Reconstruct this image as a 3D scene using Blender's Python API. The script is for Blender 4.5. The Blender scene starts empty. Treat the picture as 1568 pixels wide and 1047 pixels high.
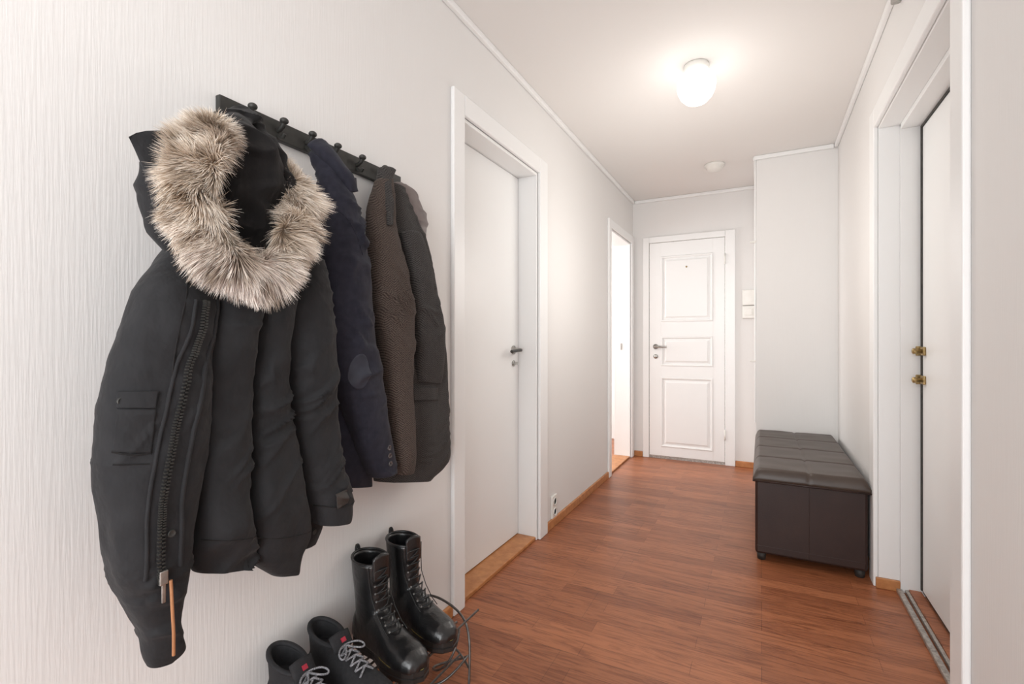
import bpy, math, random, bmesh
from mathutils import Vector, Matrix, noise
from mathutils.bvhtree import BVHTree
TH=math.radians(27.29)
random.seed(7)
sc=bpy.context.scene
sc.view_settings.view_transform='Standard'
sc.view_settings.exposure=.3
COL=bpy.context.collection
# ---------- materials ----------
def srgb(r,g,b):
    f=lambda v:(v/255/12.92) if v/255<=0.04045 else ((v/255+0.055)/1.055)**2.4
    return (f(r),f(g),f(b),1)
def mat(name,col,rough=0.5,metal=0,spec=0.5,bump=None,var=None,emit=0,coat=0,sheen=0):
    m=bpy.data.materials.new(name);m.use_nodes=True
    nt=m.node_tree;b=nt.nodes['Principled BSDF']
    b.inputs['Base Color'].default_value=col;b.inputs['Roughness'].default_value=rough
    b.inputs['Metallic'].default_value=metal;b.inputs['Specular IOR Level'].default_value=spec
    b.inputs['Coat Weight'].default_value=coat;b.inputs['Sheen Weight'].default_value=sheen
    if emit:
        b.inputs['Emission Color'].default_value=(1,0.97,0.93,1);b.inputs['Emission Strength'].default_value=emit
    tc=nt.nodes.new('ShaderNodeTexCoord')
    if bump:
        sx,sy,sz,strength,dist=bump
        mp=nt.nodes.new('ShaderNodeMapping');mp.inputs['Scale'].default_value=(sx,sy,sz)
        n=nt.nodes.new('ShaderNodeTexNoise');n.inputs['Scale'].default_value=1;n.inputs['Detail'].default_value=3
        bp=nt.nodes.new('ShaderNodeBump');bp.inputs['Strength'].default_value=strength;bp.inputs['Distance'].default_value=dist
        nt.links.new(tc.outputs['Object'],mp.inputs[0]);nt.links.new(mp.outputs[0],n.inputs['Vector'])
        nt.links.new(n.outputs[0],bp.inputs['Height']);nt.links.new(bp.outputs[0],b.inputs['Normal'])
    if var:
        col2,vs=var
        n2=nt.nodes.new('ShaderNodeTexNoise');n2.inputs['Scale'].default_value=vs;n2.inputs['Detail'].default_value=3
        nt.links.new(tc.outputs['Object'],n2.inputs['Vector'])
        cr=nt.nodes.new('ShaderNodeValToRGB');cr.color_ramp.elements[0].position=.3;cr.color_ramp.elements[1].position=.7
        cr.color_ramp.elements[0].color=col;cr.color_ramp.elements[1].color=col2
        nt.links.new(n2.outputs[0],cr.inputs[0]);nt.links.new(cr.outputs[0],b.inputs['Base Color'])
    return m
M_wall=mat('wallpaper',srgb(230,228,226),0.75,spec=.25,bump=(180,180,9,0.22,0.0025))
M_ceil=mat('ceiling_paint',srgb(232,229,226),0.8,spec=.2,bump=(30,30,30,0.1,0.002))
M_white=mat('white_paint',srgb(239,239,238),0.35,spec=.4,bump=(40,40,8,0.04,0.001))
M_oak=mat('oak_trim',srgb(196,136,86),0.4,var=(srgb(170,110,64),30))
M_metal=mat('brushed_metal',srgb(190,188,184),0.3,metal=1,var=(srgb(150,148,144),60))
M_alu=mat('worn_aluminium',srgb(200,196,190),0.4,metal=.6,var=(srgb(150,145,140),90))
M_brass=mat('aged_brass',srgb(190,165,115),0.35,metal=.8,var=(srgb(140,118,80),90))
M_dark=mat('dark_gasket',srgb(35,33,32),0.6,var=(srgb(60,55,50),40))
M_black=mat('black_metal',srgb(40,40,38),0.45,var=(srgb(52,51,48),60))
M_plastic=mat('white_plastic',srgb(235,233,228),0.4,var=(srgb(228,226,220),20))
M_glow=mat('opal_glass',srgb(245,245,240),0.3,emit=2.0)
M_parka=mat('parka_cotton',srgb(38,38,40),0.8,spec=.25,bump=(28,28,19,.45,.012),var=(srgb(32,32,34),25),sheen=.06)
M_parka2=mat('parka_lining_black',srgb(24,23,24),0.85,spec=.2,bump=(60,60,30,.4,.008),var=(srgb(31,29,29),30),sheen=.05)
M_navy=mat('navy_wool',srgb(46,46,56),0.9,spec=.15,bump=(30,30,20,.3,.008),var=(srgb(38,38,47),60),sheen=.08)
M_navyp=mat('navy_patch',srgb(52,54,65),0.65,spec=.35,var=(srgb(46,48,58),40))
M_greyl=mat('grey_mauve_lining',srgb(112,101,99),0.5,spec=.5,var=(srgb(98,87,85),30))
M_horn=mat('horn_button',srgb(48,44,46),0.25,var=(srgb(90,84,84),150))
M_tan=mat('tan_leather_cord',srgb(170,118,80),0.6,var=(srgb(150,100,66),60))
M_lea=mat('black_boot_leather',srgb(20,20,21),0.3,spec=.55,bump=(60,60,60,.4,.004),coat=.15,var=(srgb(28,28,29),30))
M_sole=mat('boot_sole_rubber',srgb(26,25,24),0.5,bump=(200,200,200,.3,.001),var=(srgb(36,34,33),50))
M_yel=mat('yellow_welt_stitch',srgb(150,128,64),0.6,var=(srgb(110,95,52),200))
M_snk=mat('sneaker_mesh',srgb(22,22,25),0.8,bump=(900,900,900,.5,.001),var=(srgb(34,34,37),120))
M_lace2=mat('speckled_lace',srgb(42,42,46),0.8,var=(srgb(165,165,170),420))
M_lace=mat('black_lace',srgb(20,20,21),0.7,var=(srgb(34,34,34),200))
M_red=mat('red_label',srgb(170,28,54),0.6,var=(srgb(140,24,44),80))
M_wire=mat('grey_wire',srgb(120,118,116),0.35,metal=.7,var=(srgb(90,88,86),50))
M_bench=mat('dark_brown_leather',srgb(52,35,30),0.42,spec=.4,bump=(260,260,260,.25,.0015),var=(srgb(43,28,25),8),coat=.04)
M_bench_sheen=mat('dark_brown_leather_top_sheen',srgb(70,58,50),0.42,spec=.45,bump=(260,260,260,.25,.0015),var=(srgb(60,48,41),8),coat=.05)  # bench leather again, lightened so the sheen on top is in the colour
def tweed(name,c1,c2,per=.0065,w=.0105):
    m=bpy.data.materials.new(name);m.use_nodes=True;nt=m.node_tree;b=nt.nodes['Principled BSDF'];N=nt.nodes.new;L=nt.links.new
    tc=N('ShaderNodeTexCoord');sp=N('ShaderNodeSeparateXYZ');L(tc.outputs['Object'],sp.inputs[0])
    def M(op,a,bv=None):
        n=N('ShaderNodeMath');n.operation=op
        if hasattr(a,'is_output'): L(a,n.inputs[0])
        else: n.inputs[0].default_value=a
        if bv is not None:
            if hasattr(bv,'is_output'): L(bv,n.inputs[1])
            else: n.inputs[1].default_value=bv
        return n.outputs[0]
    nz=N('ShaderNodeTexNoise');nz.inputs['Scale'].default_value=12;L(tc.outputs['Object'],nz.inputs['Vector'])
    y=M('ADD',sp.outputs['Y'],M('MULTIPLY',nz.outputs[0],.02))
    pp=M('PINGPONG',y,w)
    v=M('SINE',M('MULTIPLY',M('ADD',pp,sp.outputs['Z']),2*math.pi/per))
    n2=N('ShaderNodeTexNoise');n2.inputs['Scale'].default_value=520;n2.inputs['Detail'].default_value=2;L(tc.outputs['Object'],n2.inputs['Vector'])
    f=M('ADD',M('MULTIPLY',v,.26),M('MULTIPLY',M('SUBTRACT',n2.outputs[0],.5),1.6))
    f=M('ADD',f,.42)
    mx=N('ShaderNodeMixRGB');mx.inputs[1].default_value=c1;mx.inputs[2].default_value=c2
    cl=N('ShaderNodeClamp');L(f,cl.inputs[0]);L(cl.outputs[0],mx.inputs[0])
    L(mx.outputs[0],b.inputs['Base Color']);b.inputs['Roughness'].default_value=.9;b.inputs['Specular IOR Level'].default_value=.1;b.inputs['Sheen Weight'].default_value=.05
    n5=N('ShaderNodeTexNoise');n5.inputs['Scale'].default_value=16;L(tc.outputs['Object'],n5.inputs['Vector'])
    bp=N('ShaderNodeBump');bp.inputs['Strength'].default_value=.3;bp.inputs['Distance'].default_value=.008;L(n5.outputs[0],bp.inputs['Height']);L(bp.outputs[0],b.inputs['Normal'])
    return m
M_tw1=tweed('brown_herringbone_tweed',srgb(38,32,30),srgb(104,92,85))
M_tw2=tweed('grey_herringbone_tweed',srgb(31,30,30),srgb(86,82,80))
def fur_mat():
    m=bpy.data.materials.new('faux_fur');m.use_nodes=True;nt=m.node_tree;b=nt.nodes['Principled BSDF']
    a=nt.nodes.new('ShaderNodeVertexColor');a.layer_name='Col';nt.links.new(a.outputs[0],b.inputs['Base Color'])
    b.inputs['Roughness'].default_value=.6;b.inputs['Specular IOR Level'].default_value=.25
    return m
M_fur=fur_mat()
def floor_mat():
    m=bpy.data.materials.new('parquet');m.use_nodes=True;nt=m.node_tree;b=nt.nodes['Principled BSDF']
    N=nt.nodes.new;L=nt.links.new
    tc=N('ShaderNodeTexCoord')
    br=N('ShaderNodeTexBrick');br.offset=.37;br.offset_frequency=2;br.squash=1
    br.inputs['Scale'].default_value=1;br.inputs['Brick Width'].default_value=.56;br.inputs['Row Height'].default_value=.075
    br.inputs['Mortar Size'].default_value=.0006;br.inputs['Bias'].default_value=-.1
    br.inputs['Color1'].default_value=srgb(174,110,74);br.inputs['Color2'].default_value=srgb(144,86,56);br.inputs['Mortar'].default_value=srgb(112,64,42)
    L(tc.outputs['Object'],br.inputs['Vector'])
    br2=N('ShaderNodeTexBrick');br2.offset=.37;br2.offset_frequency=2
    br2.inputs['Scale'].default_value=1;br2.inputs['Brick Width'].default_value=1.68;br2.inputs['Row Height'].default_value=.075*3
    br2.inputs['Mortar Size'].default_value=.0008
    br2.inputs['Color1'].default_value=(1,1,1,1);br2.inputs['Color2'].default_value=(.88,.87,.86,1);br2.inputs['Mortar'].default_value=(.6,.6,.6,1)
    L(tc.outputs['Object'],br2.inputs['Vector'])
    mp=N('ShaderNodeMapping');mp.inputs['Scale'].default_value=(3.0,34,1);L(tc.outputs['Object'],mp.inputs[0])
    n=N('ShaderNodeTexNoise');n.inputs['Scale'].default_value=1;n.inputs['Detail'].default_value=9;n.inputs['Roughness'].default_value=.7;n.inputs['Distortion'].default_value=2.6;L(mp.outputs[0],n.inputs['Vector'])
    cr=N('ShaderNodeValToRGB');cr.color_ramp.elements[0].position=.38;cr.color_ramp.elements[0].color=(.60,.53,.49,1);cr.color_ramp.elements[1].position=.55;cr.color_ramp.elements[1].color=(1.04,1.04,1.04,1)
    L(n.outputs[0],cr.inputs[0])
    m1=N('ShaderNodeMixRGB');m1.blend_type='MULTIPLY';m1.inputs[0].default_value=1;L(br.outputs['Color'],m1.inputs[1]);L(cr.outputs[0],m1.inputs[2])
    m2=N('ShaderNodeMixRGB');m2.blend_type='MULTIPLY';m2.inputs[0].default_value=1;L(m1.outputs[0],m2.inputs[1]);L(br2.outputs['Color'],m2.inputs[2])
    L(m2.outputs[0],b.inputs['Base Color'])
    b.inputs['Roughness'].default_value=.36;b.inputs['Specular IOR Level'].default_value=.38
    bp=N('ShaderNodeBump');bp.inputs['Strength'].default_value=.15;bp.inputs['Distance'].default_value=.001;L(n.outputs[0],bp.inputs['Height']);L(bp.outputs[0],b.inputs['Normal'])
    return m
M_floor=floor_mat()
# ---------- helpers ----------
def mesh_obj(name,verts,faces,m,smooth=False,parent=None,recalc=True):
    me=bpy.data.meshes.new(name);me.from_pydata([tuple(v) for v in verts],[],faces);me.update()
    if recalc:
        bm=bmesh.new();bm.from_mesh(me);bmesh.ops.recalc_face_normals(bm,faces=bm.faces);bm.to_mesh(me);bm.free()
    if smooth: me.shade_smooth()
    o=bpy.data.objects.new(name,me);COL.objects.link(o)
    if m: me.materials.append(m)
    if parent: o.parent=parent
    return o
def boxes(name,lst,m,bevel=0,parent=None):
    V=[];Fs=[]
    for x0,x1,y0,y1,z0,z1 in lst:
        k=len(V)
        V+=[(x0,y0,z0),(x1,y0,z0),(x1,y1,z0),(x0,y1,z0),(x0,y0,z1),(x1,y0,z1),(x1,y1,z1),(x0,y1,z1)]
        Fs+=[(k,k+3,k+2,k+1),(k+4,k+5,k+6,k+7),(k,k+1,k+5,k+4),(k+1,k+2,k+6,k+5),(k+2,k+3,k+7,k+6),(k+3,k,k+4,k+7)]
    o=mesh_obj(name,V,Fs,m,parent=parent)
    if bevel:
        md=o.modifiers.new('b','BEVEL');md.width=bevel;md.segments=2;md.limit_method='ANGLE'
    return o
def empty(name,loc=(0,0,0)):
    e=bpy.data.objects.new(name,None);COL.objects.link(e);return e
def lathe(name,prof,center,axis,m,seg=48,parent=None):
    ax=Vector(axis).normalized();u=ax.orthogonal().normalized();w=ax.cross(u);C=Vector(center)
    V=[];Fs=[]
    for r,h in prof:
        for i in range(seg):
            a=2*math.pi*i/seg;V.append(C+ax*h+(u*math.cos(a)+w*math.sin(a))*r)
    for j in range(len(prof)-1):
        for i in range(seg):
            i2=(i+1)%seg;Fs.append((j*seg+i,j*seg+i2,(j+1)*seg+i2,(j+1)*seg+i))
    Fs.append(tuple(range(seg)));Fs.append(tuple((len(prof)-1)*seg+i for i in range(seg)))
    return mesh_obj(name,V,Fs,m,True,parent)
def tube(name,pts,r,m,parent=None,cyc=False,kind='POLY'):
    cu=bpy.data.curves.new(name,'CURVE');cu.dimensions='3D';cu.bevel_depth=r;cu.bevel_resolution=3;cu.use_fill_caps=True
    sp=cu.splines.new('NURBS' if kind=='NURBS' else 'POLY');sp.points.add(len(pts)-1)
    for p,q in zip(sp.points,pts): p.co=(q[0],q[1],q[2],1)
    sp.use_cyclic_u=cyc
    if kind=='NURBS': sp.order_u=4;sp.use_endpoint_u=not cyc;sp.resolution_u=6
    o=bpy.data.objects.new(name,cu);COL.objects.link(o);cu.materials.append(m)
    if parent:o.parent=parent
    return o
A=-1.083;B=.455;D=4.6;H=2.4
# ---------- shell ----------
boxes('floor',[(-3.4,.9,-1.6,5.4,-.1,0)],M_floor)
boxes('ceiling',[(-3.4,.9,-1.6,5.4,H,H+.1)],M_ceil)
boxes('wall_left',[(A-.15,A,-1.6,1.653,0,H),(A-.15,A,1.653,2.401,1.99,H),(A-.15,A,2.401,3.81,0,H),(A-.15,A,3.81,4.5,1.99,H),(A-.15,A,4.5,D,0,H)],M_wall)
boxes('wall_far',[(A-.15,.7,D,D+.12,0,H)],M_wall)
boxes('wall_right',[(B,.53,-1.6,1.65,0,H),(B,.53,1.65,2.62,2.014,H),(B,.53,2.62,D,0,H),(.53,.68,-1.6,1.60,0,H),(.53,.68,1.6,2.68,2.03,H),(.53,.68,2.68,D,0,H)],M_wall)
boxes('wall_closet_block',[(-.033,B,3.88,D,0,H)],M_wall)
boxes('wall_side_room',[(-3.4,-3.3,2.9,5.4,0,H),(-3.4,A-.15,5.3,5.4,0,H),(-3.4,A-.15,2.8,2.9,0,H)],M_wall)
boxes('trim_crown_left',[(A,A+.022,-1.6,D,H-.028,H)],M_white,.006)
boxes('trim_crown_far',[(A+.022,-.033,D-.022,D,H-.028,H)],M_white,.006)
boxes('trim_crown_right',[(B-.022,B,-1.6,3.858,H-.028,H)],M_white,.006)
boxes('trim_crown_block',[(-.05,B-.022,3.858,3.88,H-.028,H),(-.055,-.033,3.88,D-.022,H-.028,H)],M_white,.006)
boxes('baseboard_left',[(A,A+.014,-1.6,1.573,0,.05),(A,A+.014,2.505,3.74,0,.05)],M_oak,.004)
boxes('baseboard_far',[(A+.014,-.99,D-.014,D,0,.05),(-.2,-.033,D-.014,D,0,.05)],M_oak,.004)
boxes('baseboard_right',[(B-.014,B,-1.6,1.56,0,.05),(B-.014,B,2.72,3.88,0,.05),(B-.01,.53,2.606,2.62,0,.045)],M_oak,.003)
boxes('trim_casing_left_near',[(A,A+.018,1.573,1.653,0,2.075),(A,A+.018,2.401,2.505,0,2.075),(A,A+.018,1.653,2.401,1.99,2.075)],M_white,.005)
boxes('trim_jamb_left_near',[(A-.15,A,1.641,1.665,0,1.99),(A-.15,A,2.389,2.413,0,1.99),(A-.15,A,1.665,2.389,1.975,2.0)],M_white,.002)
d1=empty('door_1')
boxes('leaf',[(A-.149,A-.109,1.668,2.386,.022,1.972)],M_white,.003,d1)
boxes('backing',[(A-.155,A-.15,1.6,2.45,0,2.0)],M_white,0,d1)
boxes('threshold',[(A-.15,A-.004,1.666,2.388,.0,.018)],M_oak,.004,d1)
hx=A-.109
lathe('rosette',[(.024,0),(.024,.006),(.014,.01),(.010,.045),(.010,.05)],(hx,2.325,1.03),(1,0,0),M_metal,24,d1)
tube('lever',[(hx+.045,2.33,1.03),(hx+.047,2.28,1.028),(hx+.044,2.22,1.024)],.008,M_black,d1)
lathe('key_rosette',[(.016,0),(.016,.005),(.004,.006)],(hx,2.325,.958),(1,0,0),M_metal,24,d1)
boxes('key',[(hx,hx+.03,2.322,2.328,.95,.966)],M_metal,.001,d1)
boxes('trim_casing_left_far',[(A,A+.018,3.743,3.81,0,2.056),(A,A+.018,4.5,4.572,0,2.056),(A,A+.018,3.81,4.5,1.99,2.056)],M_white,.005)
boxes('trim_jamb_left_far',[(A-.15,A,3.80,3.822,0,1.99),(A-.15,A,4.488,4.51,0,1.99),(A-.15,A,3.822,4.488,1.975,2.0)],M_white,.002)
boxes('trim_threshold_left_far',[(A-.15,A-.002,3.822,4.488,0,.015)],M_oak,.004)
boxes('strike_plate',[(A-.09,A-.075,4.484,4.488,1.0,1.06)],M_metal,.001)
d2=empty('door_2')
xl,xr=-.9265,-.284
boxes('trim_casing_far',[(-.987,xl-.004,D-.02,D,0,2.045),(xr+.004,-.2007,D-.02,D,0,2.045),(xl-.004,xr+.004,D-.02,D,1.99,2.045)],M_white,.005)
boxes('jamb_gap',[(xl-.006,xr+.006,D-.003,D-.001,0,1.995)],M_alu,0,d2)
def panel_leaf():
    zs=[.028,.11,.75,.853,1.124,1.257,1.86,1.985]
    px0,px1=-.825,-.379;yf=D-.012
    L=[(xl,px0,yf,D+.02,zs[0],zs[-1]),(px1,xr,yf,D+.02,zs[0],zs[-1])]
    for a,b in ((0,1),(2,3),(4,5),(6,7)): L.append((px0,px1,yf,D+.02,zs[a],zs[b]))
    boxes('stiles_rails',L,M_white,.001,d2)
    for i,(a,b) in enumerate(((1,2),(3,4),(5,6))):
        rings=[(0,yf),(.006,yf-.006),(.014,yf-.004),(.022,yf+.008),(.036,yf+.006),(.048,yf-.002)]
        V=[];Fs=[]
        for ins,y in rings:
            V+=[(px0+ins,y,zs[a]+ins),(px1-ins,y,zs[a]+ins),(px1-ins,y,zs[b]-ins),(px0+ins,y,zs[b]-ins)]
        for j in range(len(rings)-1):
            for k in range(4): Fs.append((j*4+k,j*4+(k+1)%4,(j+1)*4+(k+1)%4,(j+1)*4+k))
        j=(len(rings)-1)*4;Fs.append((j,j+1,j+2,j+3))
        mesh_obj('panel_%d'%(i+1),V,Fs,M_white,parent=d2)
panel_leaf()
lathe('rosette',[(.024,0),(.024,.006),(.012,.01),(.010,.045)],(-.87,D-.012,1.03),(0,-1,0),M_metal,24,d2)
tube('lever',[(-.875,D-.055,1.03),(-.83,D-.058,1.03),(-.765,D-.052,1.028)],.009,M_metal,d2)
lathe('key_rosette',[(.02,0),(.02,.006),(.006,.007)],(-.87,D-.012,.94),(0,-1,0),M_metal,24,d2)
lathe('peephole',[(.008,0),(.008,.004),(.003,.005)],(-.6,D-.012,1.75),(0,-1,0),M_brass,16,d2)
for z in (.22,1.75): lathe('hinge',[(.007,0),(.007,.09)],(xr+.002,D-.022,z),(0,0,1),M_plastic,12,d2)
sw=empty('fuse_switch_panel')
boxes('upper_box',[(-.145,-.05,D-.04,D,1.385,1.515)],M_plastic,.005,sw)
boxes('lower_box',[(-.145,-.05,D-.035,D,1.275,1.38)],M_plastic,.005,sw)
boxes('rocker',[(-.125,-.07,D-.041,D-.035,1.3,1.355)],M_plastic,.003,sw)
ca=empty('wall_cable')
tube('cable',[(-.04,3.872,.5),(-.04,3.872,2.37)],.005,M_white,ca)
for z in (.93,1.78): boxes('clip',[(-.075,-.036,3.862,3.876,z,z+.014)],M_plastic,.003,ca)
ou=empty('wall_outlet')
boxes('plate',[(A,A+.012,2.585,2.66,.05,.18)],M_plastic,.004,ou)
for z in (.085,.145): lathe('socket',[(.022,0),(.022,.004),(.018,.004),(.017,-.001)],(A+.012,2.622,z),(1,0,0),M_plastic,24,ou)
for z in (.085,.145):
    for dy in (-.009,.009): lathe('hole',[(.003,0),(.003,.0015)],(A+.0125,2.622+dy,z),(1,0,0),M_dark,8,ou)
boxes('trim_casing_right',[(B-.018,B,2.62,2.71,0,2.10),(B-.018,B,1.56,1.65,0,2.10),(B-.018,B,1.65,2.62,2.014,2.10)],M_white,.005)
boxes('trim_frame_right',[(.53,.66,2.606,2.66,0,2.0),(.53,.66,1.62,1.664,0,2.0),(.53,.66,1.664,2.606,1.985,2.03),(B,.53,2.617,2.62,.045,2.014),(B,.53,1.65,1.653,0,2.014),(B,.53,1.653,2.617,2.006,2.014)],M_white,.002)
d3=empty('door_3')
boxes('leaf',[(.60,.64,1.67,2.588,.03,1.972)],M_white,.003,d3)
boxes('gasket',[(.604,.655,1.664,2.606,.02,1.985)],M_dark,0,d3)
boxes('seal_edge',[(.596,.604,2.588,2.602,.03,1.982),(.596,.604,1.67,2.592,1.972,1.982)],M_dark,0,d3)
boxes('threshold_metal',[(.515,.535,1.664,2.606,0,.016),(.545,.558,1.664,2.606,0,.016)],M_alu,.003,d3)
boxes('threshold_wood',[(.558,.60,1.664,2.606,0,.02)],M_floor,.002,d3)
for i,z in enumerate((1.035,.915)):
    boxes('lock_plate_%d'%i,[(.590,.601,2.54,2.585,z-.018,z+.018)],M_brass,.004,d3)
    lathe('lock_knob_%d'%i,[(.008,0),(.008,.018),(.012,.02),(.012,.03),(.007,.033)],(.590,2.555,z),(-1,0,0),M_brass,20,d3)
    boxes('keeper_%d'%i,[(.580,.60,2.596,2.608,z-.02,z+.02)],M_brass,.003,d3)
boxes('door_chime',[(B-.03,B,2.17,2.24,2.318,2.38)],M_metal,.006)
lp=empty('ceiling_lamp')
lathe('base',[(.055,0),(.058,.01),(.058,.035),(.05,.04)],(-.278,2.467,H),(0,0,-1),M_plastic,40,lp)
lathe('globe',[(.05,.036),(.072,.05),(.086,.072),(.089,.095),(.084,.125),(.072,.152),(.05,.175),(.025,.187),(.004,.19)],(-.278,2.467,H),(0,0,-1),M_glow,48,lp)
sd=empty('smoke_detector')
lathe('body',[(.07,0),(.072,.006),(.07,.018),(.058,.022),(.055,.034),(.048,.042),(.02,.046),(.002,.046)],(-.313,3.912,H),(0,0,-1),M_plastic,40,sd)

# ---------- garments ----------
def cr_interp(rows,t):
    n=len(rows)-1;x=t*n;i=min(int(x),n-1);f=x-i
    p0=rows[max(i-1,0)];p1=rows[i];p2=rows[i+1];p3=rows[min(i+2,n)]
    return [0.5*((2*b)+(-a+c_)*f+(2*a-5*b+4*c_-d_)*f*f+(-a+3*b-3*c_+d_)*f**3) for a,b,c_,d_ in zip(p0,p1,p2,p3)]
TREES={}
def garment(name,rows,m,parent,amp=.008,seed=0,fy=14,fz=4,ridge=.006,ns=72,nr=130,power=.85,group=None,crease=0,fine=.0025):
    """rows: (yL,zL,yR,zR,offset_from_wall,thickness) in mm / m"""
    R=[(a/1000,b/1000,c_/1000,d_/1000,e,f) for a,b,c_,d_,e,f in rows]
    V=[];Fs=[]
    for j in range(nr+1):
        yl,zl,yr,zr,off,tk=cr_interp(R,j/nr)
        Lp=Vector((0,yl,zl));Rp=Vector((0,yr,zr));C=(Lp+Rp)/2;hw=(Rp-Lp)/2
        edge=min(1,min(j,nr-j)/6+.15)
        for i in range(ns):
            a=2*math.pi*i/ns;ca,sa=math.cos(a),math.sin(a)
            ca=math.copysign(abs(ca)**power,ca);sa=math.copysign(abs(sa)**power,sa)
            p=C+hw*ca+Vector((A+off+sa*tk/2,0,0))
            q=Vector((p.x*fy*.8+seed*3.1,p.y*fy,p.z*fz))
            n1=noise.noise(q)
            q2=Vector((p.x*9+seed*7,p.y*9+p.z*6,p.z*15-p.y*5))
            n2=noise.noise(q2);n2=1-min(1,abs(n2)*3.2)
            q3=Vector((p.x*30+seed,p.y*30,p.z*22));n3=noise.noise(q3)
            n4=0
            if crease:
                wq=noise.noise(Vector((p.y*7,p.z*7,seed)))*.07
                sg=1 if noise.noise(Vector((seed*1.7,p.z*3,p.y*2)))>0 else -1
                q4=Vector((p.x*6,(p.y+wq)*9-p.z*5,(p.z+wq)*21+p.y*sg*13+seed*5));n4=noise.noise(q4);n4=(1-min(1,abs(n4)*4))**1.5*max(0,noise.noise(Vector((seed*2,p.y*5,p.z*5.5)))+.25)*(.15+.85*abs(sa)**1.5)
            dsp=(n1*amp*2+n2*ridge*edge+n3*fine*(.4+.6*abs(sa))+n4*crease)
            dirv=(hw.normalized()*ca*.45+Vector((1,0,0))*sa).normalized() if hw.length>0 else Vector((1,0,0))
            p=p+dirv*dsp
            p.x=max(p.x,A+.004)
            V.append(p)
    def ring(base,sc_,dz):
        Cc=sum((V[base+i] for i in range(ns)),Vector())/ns
        k=len(V)
        for i in range(ns): V.append(Cc+(V[base+i]-Cc)*sc_+Vector((0,0,dz)))
        return k
    for j in range(nr):
        for i in range(ns):
            i2=(i+1)%ns;Fs.append((j*ns+i,j*ns+i2,(j+1)*ns+i2,(j+1)*ns+i))
    k=ring(0,.7,.006);k2=ring(0,.3,.009)
    for (a_,b_) in ((k,0),(k2,k)):
        for i in range(ns):
            i2=(i+1)%ns;Fs.append((a_+i,a_+i2,b_+i2,b_+i))
    Fs.append(tuple(k2+i for i in range(ns)))
    last=nr*ns
    k=ring(last,.88,.001);k2=ring(last,.7,.035)
    for (a_,b_) in ((last,k),(k,k2)):
        for i in range(ns):
            i2=(i+1)%ns;Fs.append((a_+i,a_+i2,b_+i2,b_+i))
    Fs.append(tuple(k2+i for i in range(ns)))
    o=mesh_obj(name,V,Fs,m,True,parent)
    if group is not None: TREES.setdefault(group,[]).append(BVHTree.FromPolygons(V,Fs))
    return o
def snap(group,y,z,default=.26,lift=.002):
    best=None
    for t in TREES[group]:
        h=t.ray_cast(Vector((0.3,y,z)),Vector((-1,0,0)))
        if h[0] is not None and (best is None or h[0].x>best): best=h[0].x
    if best is None: best=A+default
    return Vector((best+lift,y,z))
def smooth_path(pts,n=10):
    out=[]
    N_=(len(pts)-1)*n
    for k in range(N_+1): out.append(tuple(cr_interp([list(p) for p in pts],k/N_)))
    return out
def seam(name,group,pts,r,m,parent,lift=.0005,default=.26):
    P_=[snap(group,y/1000,z/1000,default,lift) for y,z in smooth_path(pts,8)]
    for _ in range(2):
        xs=[p.x for p in P_]
        for i in range(1,len(P_)-1): P_[i].x=(xs[i-1]+xs[i]+xs[i+1])/3
    return tube(name,P_,r,m,parent)
def patch(name,group,fn,m,parent,nu=24,nv=20,lift=.003,th=.003,default=.26):
    V=[];Fs=[]
    for j in range(nv+1):
        for i in range(nu+1):
            y,z=fn(i/nu,j/nv);V.append(snap(group,y/1000,z/1000,default,lift))
    for j in range(nv):
        for i in range(nu): k=j*(nu+1)+i;Fs.append((k,k+1,k+nu+2,k+nu+1))
    for _ in range(3):
        W=[v.copy() for v in V]
        for j in range(nv+1):
            for i in range(nu+1):
                s_=0;c_=0
                for dj,di in ((0,1),(0,-1),(1,0),(-1,0)):
                    jj,ii=j+dj,i+di
                    if 0<=jj<=nv and 0<=ii<=nu: s_+=W[jj*(nu+1)+ii].x;c_+=1
                V[j*(nu+1)+i].x=(W[j*(nu+1)+i].x+s_/c_)/2
    o=mesh_obj(name,V,Fs,m,True,parent,recalc=False)
    md=o.modifiers.new('s','SOLIDIFY');md.thickness=th;md.offset=0
    return o
def quad(a,b,c_,d_):
    return lambda u,v:((a[0]*(1-u)+b[0]*u)*(1-v)+(d_[0]*(1-u)+c_[0]*u)*v,(a[1]*(1-u)+b[1]*u)*(1-v)+(d_[1]*(1-u)+c_[1]*u)*v)
def ellipse(cy,cz,ry,rz):
    def f(u,v):
        x=2*u-1;y=2*v-1
        return cy+ry*x*math.sqrt(max(0,1-y*y/2)),cz+rz*y*math.sqrt(max(0,1-x*x/2))
    return f
def disc(name,group,y,z,r,m,parent,default=.26):
    p=snap(group,y/1000,z/1000,default,-.001)
    return lathe(name,[(r,0),(r,.003),(r*.8,.0045),(r*.7,.0035),(.0005,.0035)],p,(1,0,0),m,20,parent)
def TK(rows,t):
    return [tuple(r)+((t,) if not isinstance(t,(list,tuple)) else (t[i],)) for i,r in enumerate(rows)]

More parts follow.
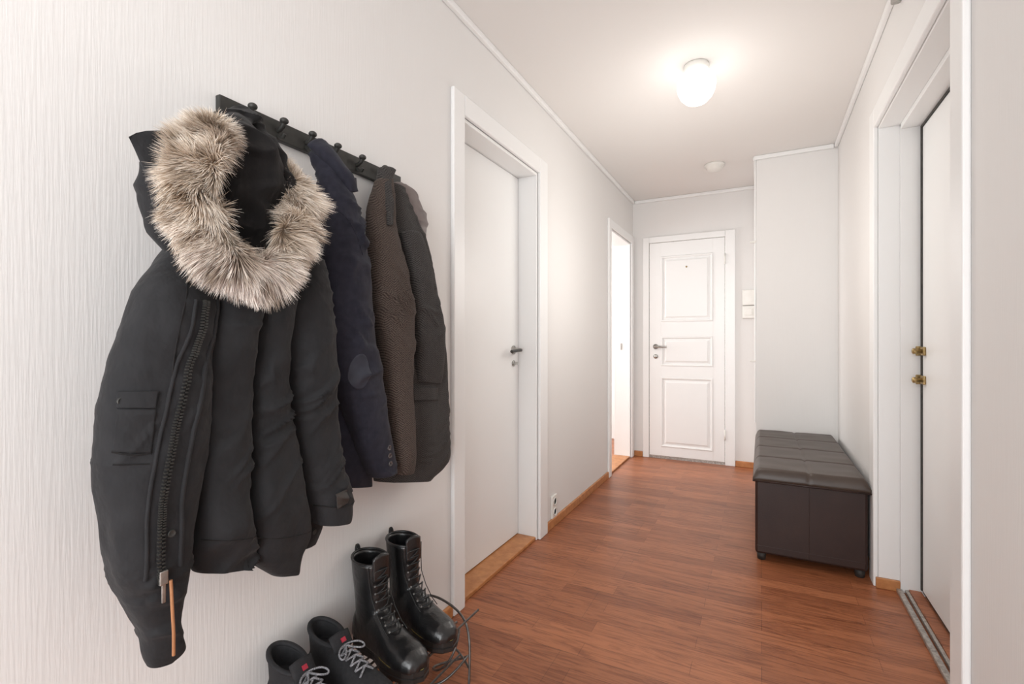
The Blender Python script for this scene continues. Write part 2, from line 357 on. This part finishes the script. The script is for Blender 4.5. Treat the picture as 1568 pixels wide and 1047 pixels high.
rk=empty('coat_rack')
boxes('bar',[(A,A+.016,.655,1.262,1.575,1.623)],M_black,.002,rk)
for i,y in enumerate((.717,.80,.885,.97,1.063,1.159)):
    tube('hook_%d'%(i+1),[(A+.012,y,1.597),(A+.024,y,1.598),(A+.034,y,1.604),(A+.04,y,1.615)],.006,M_black,rk)
    bpy.ops.mesh.primitive_uv_sphere_add(segments=20,ring_count=12,radius=.0105,location=(A+.04,y,1.616));o=bpy.context.object;o.name='knob_%d'%(i+1);o.scale=(1,1,.75);o.data.shade_smooth();o.data.materials.append(M_black);o.parent=rk
    tube('lower_hook_%d'%(i+1),[(A+.012,y,1.59),(A+.026,y,1.578),(A+.036,y,1.576),(A+.042,y,1.584)],.0045,M_black,rk)

# parka
pk=empty('parka_coat')
garment('back_body',TK([(501,1256,819,1283,.12),(462,1180,850,1208,.12),(437,1076,850,1078,.12),(428,965,850,915,.12),(437,852,850,753,.12),(533,693,812,636,.12),(545,665,790,600,.12)],.12),M_parka,pk,seed=1,group='pk')
garment('front_left_panel',TK([(463,1228,553,1188,.17),(415,1171,541,1155,.20),(393,1117,529,1101,.21),(378,1057,519,1048,.21),(363,989,515,973,.21),(355,922,504,894,.21),(350,875,495,827,.21),(357,805,484,763,.21),(365,734,479,698,.21),(388,666,474,642,.20),(412,608,470,588,.20),(418,574,477,551,.20),(427,547,460,540,.20)],[.08,.09,.1,.1,.1,.1,.1,.1,.1,.09,.07,.05,.03]),M_parka,pk,seed=2,amp=.005,group='pk',crease=.016,ridge=.002)
garment('inner_fold_1',TK([(523,1171,625,1181,.2),(505,1076,594,1077,.21),(499,986,590,953,.21),(493,885,590,865,.21),(489,807,586,780,.21),(489,751,594,715,.21),(481,707,607,658,.2),(494,672,604,638,.2)],[.085,.085,.075,.08,.085,.1,.07,.065]),M_parka,pk,seed=3,amp=.006,group='pk',ridge=.003,crease=.024)
garment('inner_fold_2',TK([(604,1179,700,1188,.2),(598,1077,680,1077,.2),(597,951,687,941,.2),(597,851,708,827,.2),(590,752,725,725,.2),(595,686,742,653,.19),(604,647,728,608,.19),(654,595,720,572,.19)],[.09,.085,.075,.08,.095,.1,.07,.055]),M_parka,pk,seed=4,amp=.006,group='pk',ridge=.003,crease=.024)
garment('sleeve',TK([(708,1247,796,1262,.16),(686,1174,797,1169,.18),(681,1077,804,1047,.19),(692,967,815,924,.19),(703,883,825,830,.19),(720,795,840,757,.19),(740,726,854,697,.19),(754,671,840,655,.19)],[.1,.1,.1,.1,.095,.095,.1,.09]),M_parka,pk,seed=5,amp=.006,group='pk',ridge=.003,crease=.026)
garment('hem_tab',TK([(735,668,800,676,.15),(738,640,800,640,.15),(745,622,795,630,.15)],.03),M_parka,pk,amp=.001,ridge=0,group='pk',nr=20)
garment('cuff',TK([(742,716,852,690,.19),(748,690,848,668,.19),(752,668,842,650,.19)],.108),M_parka,pk,amp=.002,ridge=.002,seed=6,group='pk',nr=30)
garment('hood_lining',TK([(621,1559,690,1578,.10),(558,1485,625,1505,.18),(553,1412,646,1444,.2),(558,1342,664,1370,.2),(568,1284,664,1310,.2),(585,1235,655,1250,.2)],[.04,.06,.07,.07,.06,.05]),M_parka2,pk,seed=7,amp=.01,ridge=.014,fy=22,fz=8,group='hood')
garment('hood_scarf_loop',TK([(655,1572,715,1585,.07),(620,1520,665,1535,.13),(628,1450,668,1465,.19),(640,1390,680,1400,.21),(655,1340,690,1350,.2),(640,1290,690,1300,.19)],[.03,.035,.04,.045,.045,.04]),M_parka2,pk,seed=8,amp=.006,ridge=.01,group='hood')
garment('hood_back',TK([(440,1405,560,1420,.2),(430,1370,640,1390,.16),(435,1320,720,1340,.14),(470,1260,750,1270,.14),(520,1200,740,1200,.15)],[.05,.08,.1,.1,.08]),M_parka,pk,seed=9,amp=.008,group='hood')
garment('hood_flap',TK([(386,1386,460,1416,.22),(399,1360,462,1376,.22),(414,1329,466,1340,.22),(428,1291,468,1297,.22),(445,1255,475,1260,.22)],[.012,.02,.03,.035,.03]),M_parka,pk,seed=10,amp=.003,ridge=.003,group='hood')
ZIP=[(485,1142),(471,1087),(453,1034),(438,962),(426,903),(415,835),(413,784),(413,712)]
seam('zip_tape','pk',ZIP,.0045,M_parka2,pk)
seam('storm_flap_edge','pk',[(y+30,z+4) for y,z in ZIP],.0035,M_parka,pk)
seam('storm_flap_edge_inner','pk',[(y-17,z) for y,z in ZIP],.003,M_parka,pk)
teeth=[];tf=[]
zp=smooth_path(ZIP,26)
for i,(y,z) in enumerate(zp):
    p=snap('pk',y/1000,z/1000,.26,.004);dy=.0028 if i%2 else -.0028
    k=len(teeth)
    for sx in (-.0025,.0025):
        for sy in (-.0022,.0022):
            for sz in (-.0012,.0012): teeth.append((p.x+sx,p.y+dy+sy,p.z+sz))
    tf+=[(k,k+1,k+3,k+2),(k+4,k+6,k+7,k+5),(k,k+4,k+5,k+1),(k+2,k+3,k+7,k+6),(k,k+2,k+6,k+4),(k+1,k+5,k+7,k+3)]
mesh_obj('zip_teeth',teeth,tf,M_black,parent=pk)
patch('pocket_flap','pk',quad((368,1000),(412,997),(408,972),(366,976)),M_parka,pk,lift=.0035)
patch('pocket','pk',quad((366,976),(408,970),(402,905),(362,912)),M_parka,pk,lift=.0015,th=.002)
seam('pocket_opening','pk',[(362,912),(380,905),(402,904)],.002,M_parka2,pk)
seam('waist_seam','pk',[(362,893),(400,888)],.0012,M_parka2,pk)
seam('shoulder_seam','pk',[(470,1190),(440,1100),(430,1010)],.0014,M_parka2,pk)
seam('hem_seam_1','pk',[(492,735),(540,722),(592,708)],.0015,M_parka2,pk)
seam('hem_seam_2','pk',[(594,700),(660,680),(738,665)],.0015,M_parka2,pk)
seam('cuff_seam','pk',[(742,716),(800,700),(852,697)],.0018,M_parka2,pk)
patch('cuff_label','pk',quad((775,735),(805,738),(805,708),(777,702)),mat('label_brown',srgb(52,45,41),.6,var=(srgb(44,39,36),50)),pk,lift=.003,th=.002)
for n_,y,z in (('snap_1',372,985),('snap_2',428,774),('snap_3',769,643)): disc(n_,'pk',y,z,.006,M_black,pk)
p=snap('pk',.416,.712)
boxes('zip_slider',[(p.x-.002,p.x+.006,.409,.421,.70,.722),(p.x+.002,p.x+.005,.412,.418,.672,.702)],M_metal,.0015,pk)
tube('zip_pull_cord',[(p.x+.006,.424,.704),(p.x+.010,.424,.66),(p.x+.008,.427,.62),(p.x+.006,.428,.585)],.0024,M_tan,pk)
def fur():
    spine=[(.530,1.448,.21),(.498,1.420,.24),(.474,1.375,.255),(.460,1.318,.265),(.470,1.258,.27),(.502,1.215,.28),(.554,1.192,.285),(.606,1.215,.275),(.646,1.275,.26),(.680,1.340,.235),(.695,1.390,.21),(.688,1.428,.17),(.670,1.448,.13)]
    rad=[.022,.030,.033,.034,.034,.032,.030,.030,.030,.031,.029,.024,.018]
    S_=[list(a)+[b] for a,b in zip(spine,rad)]
    V=[];Fs=[];nr,ns=90,20;fr=[]
    for j in range(nr+1):
        y,z,off,r=cr_interp(S_,j/nr);fr.append((Vector((A+off,y,z)),r))
    def frame(j):
        a=fr[max(0,j-1)][0];b=fr[min(nr,j+1)][0];t=(b-a).normalized()
        u=(Vector((1,0,0))-t*t.x).normalized();w=t.cross(u);return t,u,w
    for j in range(nr+1):
        t,u,w=frame(j);c0,r=fr[j];r*=.8
        for i in range(ns):
            a=2*math.pi*i/ns;V.append(c0+(u*math.cos(a)+w*math.sin(a))*r)
    for j in range(nr):
        for i in range(ns):
            i2=(i+1)%ns;Fs.append((j*ns+i,j*ns+i2,(j+1)*ns+i2,(j+1)*ns+i))
    Fs.append(tuple(range(ns)));Fs.append(tuple(nr*ns+i for i in range(ns)))
    mesh_obj('fur_core',V,Fs,mat('fur_backing',srgb(146,124,104),.9,var=(srgb(116,96,80),60)),True,pk)
    ctr=Vector((A+.2,.578,1.335))
    V=[];Fs=[];C=[]
    lin=lambda r,g,b:Vector(srgb(r,g,b)[:3])
    root=lin(140,118,98);mid=lin(214,192,168);tip=lin(246,239,230);drk=lin(84,68,58);pink=lin(238,222,217)
    NS=46000
    N3=lambda q:Vector((noise.noise(q),noise.noise(q+Vector((9,3,1))),noise.noise(q+Vector((2,8,5)))))
    for k in range(NS):
        tt=random.random()*nr;j=int(tt);t,u,w=frame(min(j,nr));c0=fr[j][0].lerp(fr[min(nr,j+1)][0],tt-j);r=fr[j][1]*.8
        a=random.random()*2*math.pi
        nrm=u*math.cos(a)+w*math.sin(a)
        p=c0+nrm*r*.98
        nv=N3(p*22);nv2=N3(p*60)
        rad_o=(p-ctr);rad_o.x=0;rad_o=rad_o.normalized()
        d=(nrm*.6+rad_o*.75+Vector((.05,0,-.3))+nv*1.1+nv2*.6+Vector((random.gauss(0,.17),random.gauss(0,.17),random.gauss(0,.17)))).normalized()
        if d.dot(nrm)<.12: d=(d+nrm*(.3-d.dot(nrm))).normalized()
        ln=random.uniform(.020,.040)*(1+.45*nv.x)
        if p.x+d.x*ln<A+.01: continue
        bend=Vector((0,0,-.4))+nv*.7
        side=d.cross(Vector((random.uniform(-1,1),random.uniform(-1,1),random.uniform(-1,1)))).normalized()
        wd=random.uniform(.00045,.0009)
        b0=len(V)
        for f in (0,.35,.7,1):
            pp=p+d*ln*f+bend*ln*f*f*.35
            ww=wd*(1-f)**.6 if f<1 else 0.00005
            V.append(pp-side*ww);V.append(pp+side*ww)
        for s_ in range(3): Fs.append((b0+2*s_,b0+2*s_+1,b0+2*s_+3,b0+2*s_+2))
        low=max(0,min(1,(1.27-p.z)/.08))
        g=noise.noise(Vector((p.x*40,p.y*40+3,p.z*40)))*.7+random.uniform(-.18,.18)
        cm=mid.lerp(pink,low*.8);ct=tip.copy()
        if g<-.12: cm=cm.lerp(drk,.6);ct=ct.lerp(mid,.8)
        if low>.5 and random.random()<.18: ct=drk.copy()
        br=1+g*.3
        cols=[root*br,cm.lerp(root,.3)*br,cm.lerp(ct,.5)*br,ct*br]
        for cc in cols:
            for _ in (0,1): C.extend((min(cc.x,1),min(cc.y,1),min(cc.z,1),1))
    o=mesh_obj('fur_trim',V,Fs,M_fur,False,pk,recalc=False)
    at=o.data.color_attributes.new('Col','FLOAT_COLOR','POINT');at.data.foreach_set('color',C)
fur()

# navy blazer
nb=empty('navy_blazer')
garment('body',TK([(867,1400,955,1410,.1),(867,1276,985,1296,.1),(867,1111,1000,1116,.1),(871,913,1012,894,.1),(878,780,1018,743,.1),(899,700,1020,672,.1)],.09),M_navy,nb,seed=11,group='nb',amp=.004,ridge=.002,fine=.001)
garment('sleeve',TK([(848,1547,895,1572,.08),(846,1494,905,1511,.11),(837,1412,938,1426,.13),(823,1265,952,1287,.15),(820,1140,962,1148,.16),(833,1047,972,1044,.16),(864,950,998,945,.16),(907,863,1022,852,.16),(941,773,1048,765,.16),(980,710,1058,711,.16)],[.03,.05,.085,.1,.1,.1,.095,.09,.08,.075]),M_navy,nb,seed=12,amp=.004,group='nb',ridge=.001,crease=.018,fine=.001)
garment('collar',TK([(840,1565,880,1590,.08),(848,1535,895,1548,.11),(872,1490,915,1495,.14),(895,1452,930,1462,.15)],[.03,.045,.05,.03]),M_navy,nb,seed=13,amp=.003,ridge=.002,group='nb')
patch('elbow_patch','nb',ellipse(884,1000,26,44),M_navyp,nb,lift=.0015,th=.0015,default=.21)
for i in range(3): disc('button_%d'%i,'nb',1000+i*3,790-i*22,.0075,M_horn,nb,.2)
seam('armhole_seam','nb',[(845,1400),(880,1350),(900,1290)],.0012,M_navy,nb)
# tweed jacket
tj=empty('tweed_jacket')
garment('body',TK([(1131,1560,1235,1568,.05),(1118,1451,1280,1453,.07),(1121,1353,1295,1395,.08),(1135,1217,1335,1236,.08),(1150,1040,1385,1046,.08),(1121,923,1397,896,.08),(1092,830,1413,779,.08),(1085,738,1422,672,.08),(1075,693,1395,640,.08),(1075,665,1320,610,.08)],[.04,.08,.1,.12,.13,.13,.13,.12,.11,.1]),M_tw2,tj,seed=21,group='tj',amp=.005,ridge=.001,fine=.001,crease=.012)
garment('sleeve_front',TK([(1068,1541,1128,1562,.09),(1022,1438,1118,1441,.11),(996,1288,1112,1311,.14),(998,1183,1138,1177,.15),(1020,1061,1132,1040,.15),(1034,936,1132,924,.15),(1050,826,1144,805,.15),(1070,729,1153,713,.15),(1085,691,1147,683,.15)],[.04,.06,.08,.085,.085,.08,.075,.07,.05]),M_tw1,tj,seed=22,amp=.005,group='tj',ridge=.001,crease=.018,fine=.001)
garment('sleeve_back',TK([(1135,1400,1220,1410,.13),(1140,1351,1230,1357,.14),(1153,1236,1255,1226,.15),(1168,1119,1290,1123,.15),(1187,1019,1318,1015,.14),(1195,950,1318,935,.13)],[.05,.06,.07,.07,.065,.05]),M_tw2,tj,seed=23,amp=.005,group='tj',ridge=.001,crease=.016,fine=.001)
garment('collar',TK([(1090,1585,1155,1600,.08),(1070,1530,1110,1545,.10),(1055,1460,1085,1470,.13),(1045,1400,1065,1405,.15)],[.03,.035,.03,.02]),M_tw2,tj,seed=24,amp=.003,ridge=.002,group='tj')
garment('lining_shoulder',TK([(1190,1572,1250,1592,.03),(1195,1531,1285,1568,.05),(1228,1459,1324,1494,.06),(1268,1408,1328,1434,.06)],[.05,.06,.06,.04]),M_greyl,tj,seed=25,amp=.004,group='tj')
patch('pocket_flap','tj',quad((1170,935),(1290,925),(1290,885),(1172,895)),M_tw2,tj,lift=.004,default=.15)

# ---------- shoes ----------
def xf(origin,ang):
    ca,sa=math.cos(ang),math.sin(ang);O=Vector(origin)
    return lambda x,y,z:Vector((O.x+x*ca-y*sa,O.y+x*sa+y*ca,O.z+z))
def outline(L,wf,wh,n=48):
    def hw(t):
        prof=[(0,.0),(.03,.6*wh),(.1,.95*wh),(.25,wh),(.42,.86*wh),(.6,.95*wf),(.74,wf),(.88,.82*wf),(.96,.5*wf),(1,0)]
        for (a,b),(c_,d_) in zip(prof[:-1],prof[1:]):
            if t<=c_: f=(t-a)/(c_-a);return b+(d_-b)*f
        return 0
    up=[(t*L,hw(t)) for t in [ .5-.5*math.cos(math.pi*k/n) for k in range(n+1)]]
    return up+[(x,-y) for x,y in up[-2:0:-1]]
def shoe(name,origin,ang,foot,shaft,inner_depth,sole_h,m_up,m_sole,welt,L,wf,wh):
    e=empty(name);T_=xf(origin,ang)
    ol=outline(L,wf,wh);n=len(ol);V=[];Fs=[]
    lv=[(0,.97),(.004,1.0),(sole_h*.45,1.0),(sole_h*.5,.975),(sole_h*.58,.975),(sole_h*.62,1.0),(sole_h,1.0),(sole_h+.001,.9)]
    for z,s_ in lv:
        for x,y in ol: V.append(T_(L/2+(x-L/2)*s_,y*s_,z))
    for j in range(len(lv)-1):
        for i in range(n): Fs.append((j*n+i,j*n+(i+1)%n,(j+1)*n+(i+1)%n,(j+1)*n+i))
    Fs.append(tuple(range(n)));Fs.append(tuple((len(lv)-1)*n+i for i in range(n)))
    mesh_obj('sole',V,Fs,m_sole,False,e)
    if welt: tube('welt_stitch',[T_(L/2+(x-L/2)*.965,y*.95,sole_h+.0012) for x,y in ol],.0008,M_yel,e,cyc=True)
    V=[];Fs=[];ns=32
    for x,hw_,z0,z1 in foot:
        for i in range(ns):
            a=2*math.pi*i/ns;V.append(T_(x,hw_*math.copysign(abs(math.cos(a))**.8,math.cos(a)),z0+((z1-z0)*math.sin(a)**.85 if math.sin(a)>0 else .006*math.sin(a))))
    for j in range(len(foot)-1):
        for i in range(ns): Fs.append((j*ns+i,j*ns+(i+1)%ns,(j+1)*ns+(i+1)%ns,(j+1)*ns+i))
    Fs.append(tuple(range(ns)));Fs.append(tuple((len(foot)-1)*ns+i for i in range(ns)))
    b0=len(V);rings=list(shaft)
    top=rings[-1]
    inn=[(top[0]+.002,top[1],top[2]-.003,top[3]-.003,top[4]),(top[0]-.004,top[1],top[2]-.008,top[3]-.008,top[4])]
    for z,cx,rx,ry,sl in reversed(rings[:-1]):
        if z>inner_depth: inn.append((z,cx,rx-.008,ry-.008,sl))
    allr=rings+inn
    for z,cx,rx,ry,sl in allr:
        for i in range(ns):
            a=2*math.pi*i/ns;V.append(T_(cx+rx*math.cos(a),ry*math.sin(a),z+sl*math.cos(a)))
    for j in range(len(allr)-1):
        for i in range(ns): Fs.append((b0+j*ns+i,b0+j*ns+(i+1)%ns,b0+(j+1)*ns+(i+1)%ns,b0+(j+1)*ns+i))
    Fs.append(tuple(b0+i for i in range(ns)));Fs.append(tuple(b0+(len(allr)-1)*ns+i for i in range(ns)))
    o=mesh_obj('upper',V,Fs,m_up,True,e)
    md=o.modifiers.new('r','REMESH');md.mode='VOXEL';md.voxel_size=.003;md.use_smooth_shade=True
    md=o.modifiers.new('s','SMOOTH');md.factor=.6;md.iterations=5
    return e,T_
BF=[(.004,.020,.028,.075),(.012,.031,.028,.10),(.03,.037,.028,.12),(.07,.039,.028,.13),(.11,.040,.028,.128),(.145,.042,.028,.112),(.175,.046,.028,.092),(.205,.050,.028,.079),(.235,.050,.028,.074),(.26,.045,.028,.068),(.28,.034,.028,.058),(.291,.018,.028,.046)]
BS=[(.05,.066,.060,.036,0),(.09,.068,.060,.037,0),(.13,.065,.056,.039,0),(.17,.062,.054,.043,0),(.21,.060,.056,.047,0),(.25,.058,.058,.049,-.004)]
def boot(origin,ang):
    e,T_=shoe('lace_up_boot',origin,ang,BF,BS,.13,.03,M_lea,M_sole,True,.298,.053,.040)
    st=[(.186,.092),(.168,.103),(.150,.117),(.136,.133),(.126,.152),(.121,.172),(.119,.192),(.119,.212),(.119,.232)]
    for i,(x,z) in enumerate(st):
        w=.017
        tube('lace_%d'%i,[T_(x-.004,-w,z),T_(x+.004,-w*.5,z+.004),T_(x+.005,w*.5,z+.004),T_(x-.004,w,z)],.0022,M_lace,e)
        if i<len(st)-1:
            x2,z2=st[i+1]
            tube('cross_%d'%i,[T_(x-.002,-w,z),T_(max(x,x2)+.004,0,(z+z2)/2+.002),T_(x2-.002,w,z2)],.002,M_lace,e)
        for s_ in (-1,1):
            lathe('eyelet',[(.003,0),(.003,.0015),(.002,.0015)],T_(x-.006,s_*(w+.004),z),T_(x+.5,s_*.45,z+.6)-T_(x,0,z),M_wire,12,e)
    for s_ in (-1,1):
        tube('facing_seam',[T_(.19,s_*.030,.083),T_(.165,s_*.030,.096),T_(.135,s_*.030,.125),T_(.112,s_*.031,.16),T_(.106,s_*.034,.20),T_(.104,s_*.036,.245)],.0012,M_lace,e)
    tube('top_binding',[T_(.058+.0565*math.cos(a),.0475*math.sin(a),.252-.004*math.cos(a)) for a in [2*math.pi*k/40 for k in range(40)]],.0035,M_lea,e,cyc=True)
    V=[];Fs=[]
    for j in range(9):
        f=j/8
        for i in range(9):
            g=(i/8-.5)*2
            V.append(T_(.116-.002*f-.006*g*g,g*.026,.20+f*.078-.012*g*g*f))
    for j in range(8):
        for i in range(8): k=j*9+i;Fs.append((k,k+1,k+10,k+9))
    o=mesh_obj('tongue',V,Fs,M_lea,True,e);md=o.modifiers.new('s','SOLIDIFY');md.thickness=.004
    tube('heel_loop',[T_(-.002,-.006,.235),T_(-.008,-.006,.262),T_(-.006,0,.275),T_(-.008,.006,.262),T_(-.002,.006,.235)],.004,M_lace,e,kind='NURBS')
    tube('loop_label',[T_(-.012,0,.24),T_(-.013,0,.268)],.003,M_yel,e)
    return e
ZR=.205
boot((-1.055,1.06,ZR),math.radians(-13))
boot((-1.055,1.205,ZR),math.radians(-15))
SF=[(.004,.022,.022,.07),(.02,.033,.022,.09),(.06,.037,.022,.10),(.10,.038,.022,.10),(.14,.041,.022,.092),(.18,.046,.022,.078),(.215,.049,.022,.066),(.25,.046,.022,.056),(.275,.034,.022,.046),(.29,.016,.022,.034)]
SS=[(.05,.06,.056,.034,0),(.08,.06,.056,.035,-.002),(.10,.058,.055,.036,-.006),(.122,.056,.058,.037,-.014)]
def sneaker(origin,ang):
    e,T_=shoe('running_shoe',origin,ang,SF,SS,.06,.024,M_snk,M_sole,False,.292,.052,.040)
    st=[(.205,.075),(.188,.083),(.171,.090),(.154,.097),(.137,.103),(.12,.107)]
    for i,(x,z) in enumerate(st[:-1]):
        w=.02;x2,z2=st[i+1]
        tube('lace_a%d'%i,[T_(x,-w,z-.004),T_((x+x2)/2+.002,0,(z+z2)/2+.005),T_(x2,w,z2-.004)],.0024,M_lace2,e)
        tube('lace_b%d'%i,[T_(x,w,z-.004),T_((x+x2)/2+.002,0,(z+z2)/2+.008),T_(x2,-w,z2-.004)],.0024,M_lace2,e)
    for s_ in (-1,1):
        tube('bow_%d'%s_,[T_(.125,0,.112),T_(.135,s_*.03,.118),T_(.165,s_*.045,.100),T_(.16,s_*.02,.104),T_(.13,0,.113)],.0022,M_lace2,e,kind='NURBS')
    tube('collar_padding',[T_(.056+.054*math.cos(a),.034*math.sin(a),.122-.014*math.cos(a)) for a in [2*math.pi*k/40 for k in range(40)]],.006,M_snk,e,cyc=True)
    V=[];Fs=[]
    for j in range(7):
        f=j/6
        for i in range(9):
            g=(i/8-.5)*2;V.append(T_(.122-.022*f-.004*g*g,g*.026,.100+f*.036-.006*g*g*f))
    for j in range(6):
        for i in range(8): k=j*9+i;Fs.append((k,k+1,k+10,k+9))
    o=mesh_obj('tongue',V,Fs,M_snk,True,e);md=o.modifiers.new('s','SOLIDIFY');md.thickness=.007
    V=[T_(.116,-.006,.127),T_(.116,.006,.127),T_(.123,.006,.119),T_(.123,-.006,.119)]
    o=mesh_obj('red_label',V,[(0,1,2,3)],M_red,False,e);md=o.modifiers.new('s','SOLIDIFY');md.thickness=.003
    return e
sneaker((-1.05,.775,ZR),math.radians(-3))
sneaker((-1.05,.893,ZR),math.radians(-5))
sr=empty('wire_shoe_rack')
def frame_(y,tag):
    tube('end_frame_'+tag,[(-1.07,y+.03,0),(-1.07,y+.03,.12),(-1.065,y+.03,.19),(-1.0,y+.03,.20),(-.93,y+.02,.193),(-.86,y,.178),(-.825,y-.02,.13),(-.815,y-.04,.06),(-.812,y-.05,0)],.004,M_wire,sr,kind='NURBS')
    tube('end_loop_'+tag,[(-1.068,y+.03,.06),(-1.0,y+.03,.075),(-.92,y+.01,.07),(-.86,y-.01,.055),(-.82,y-.04,.05)],.0035,M_wire,sr,kind='NURBS')
frame_(1.33,'r');frame_(.60,'l')
for i in range(11):
    x=-1.06+i*.024
    lathe('shelf_rod_%d'%i,[(.0035,0),(.0035,.75 if i in (0,10) else .66)],(x,.60,.2015),(0,1,0),M_wire,10,sr)
for i in range(3):
    lathe('lower_rod_%d'%i,[(.0035,0),(.0035,.72)],(-1.05+i*.09,.60,.07-.005*i),(0,1,0),M_wire,10,sr)
cc=empty('grey_cable')
tube('cable_loop',[(-1.06,1.37,.004),(-.98,1.40,.02),(-.90,1.36,.12),(-.86,1.30,.15),(-.85,1.26,.10),(-.90,1.25,.03),(-.97,1.28,.008),(-.93,1.34,.006),(-.86,1.36,.03),(-.83,1.31,.08),(-.84,1.24,.05),(-.90,1.20,.006),(-.98,1.2,.005)],.0038,M_wire,cc,kind='NURBS')

# ---------- ottoman bench ----------
ob=empty('storage_ottoman')
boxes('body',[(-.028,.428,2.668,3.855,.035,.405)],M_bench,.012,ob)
def lid():
    x0,x1,y0,y1=-.037,.436,2.648,3.868;nx,ny=80,180;V=[];Fs=[]
    seamsx=[.5];seamsy=[.25,.5,.75]
    for j in range(ny+1):
        for i in range(nx+1):
            u=i/nx;v=j/ny;x=x0+(x1-x0)*u;y=y0+(y1-y0)*v
            du=min(u,1-u)*(x1-x0);dv=min(v,1-v)*(y1-y0)
            e_=lambda d_:1-(1-min(1,d_/.03))**2.2
            z=.412+.043*min(e_(du),1)*min(e_(dv),1)
            for s_ in seamsx: z-=.006*math.exp(-((u-s_)*(x1-x0)/.007)**2)
            for s_ in seamsy: z-=.006*math.exp(-((v-s_)*(y1-y0)/.009)**2)
            z+=.003*noise.noise(Vector((x*9,y*9,0)))
            V.append((x,y,z))
    for j in range(ny):
        for i in range(nx): k=j*(nx+1)+i;Fs.append((k,k+1,k+nx+2,k+nx+1))
    edge=[i for i in range(nx+1)]+[j*(nx+1)+nx for j in range(1,ny+1)]+[ny*(nx+1)+i for i in range(nx-1,-1,-1)]+[j*(nx+1) for j in range(ny-1,0,-1)]
    k0=len(V)
    for e_ in edge: v=V[e_];V.append((v[0],v[1],.393))
    n=len(edge)
    for i in range(n): Fs.append((edge[i],edge[(i+1)%n],k0+(i+1)%n,k0+i))
    Fs.append(tuple(k0+i for i in range(n)))
    mesh_obj('padded_lid',V,Fs,M_bench_sheen,True,ob)
    pip=[(x0+.001,y0+.001,.395),(x1-.001,y0+.001,.395),(x1-.001,y1-.001,.395),(x0+.001,y1-.001,.395)]
    tube('lid_piping',pip,.004,M_bench,ob,cyc=True)
lid()
tube('front_seam',[(.2,2.6685,.05),(.2,2.6685,.39)],.0014,M_bench,ob)
tube('front_lower_seam',[(-.02,2.6685,.075),(.42,2.6685,.075)],.0012,M_bench,ob)
for y in (2.97,3.26,3.56): tube('side_seam',[(-.028,y,.05),(-.028,y,.39)],.0015,M_bench,ob)
for x in (0,.4):
    for y in (2.70,3.82): lathe('foot',[(.018,0),(.022,.036)],(x,y,0),(0,0,1),M_dark,20,ob)

# ---------- lights ----------
w=bpy.data.worlds.new('world');sc.world=w;w.use_nodes=True
w.node_tree.nodes['Background'].inputs[0].default_value=(.94,.97,1,1);w.node_tree.nodes['Background'].inputs[1].default_value=1.4
def area(name,loc,rot,sx,sy,pw,col=(1,1,1)):
    l=bpy.data.lights.new(name,'AREA');l.shape='RECTANGLE';l.size=sx;l.size_y=sy;l.energy=pw;l.color=col
    o=bpy.data.objects.new(name,l);COL.objects.link(o);o.location=loc;o.rotation_euler=rot;return o
area('rear_fill',(-.1,-1.5,1.3),(math.radians(90),0,0),1.1,2.1,36,(.96,.985,1))  # unseen soft light added behind the camera; a window there is only presumed
area('side_room_light',(-3.2,4.0,1.5),(0,math.radians(-90),0),1.6,1.6,60)
def point(name,loc,e,r,col):
    pl=bpy.data.lights.new(name,'POINT');pl.energy=e;pl.shadow_soft_size=r;pl.color=col
    po=bpy.data.objects.new(name,pl);COL.objects.link(po);po.location=loc
point('lamp_bulb',(-.278,2.467,2.08),1.1,.09,(1,.97,.93))
point('hall_fill',(-.35,2.7,1.5),12.5,.3,(1,.96,.91))
cam=bpy.data.cameras.new('camera');co=bpy.data.objects.new('camera',cam);COL.objects.link(co)
co.location=(0,0,1.073);co.rotation_euler=(math.pi/2,0,TH);cam.lens=17;cam.clip_start=.02;sc.camera=co
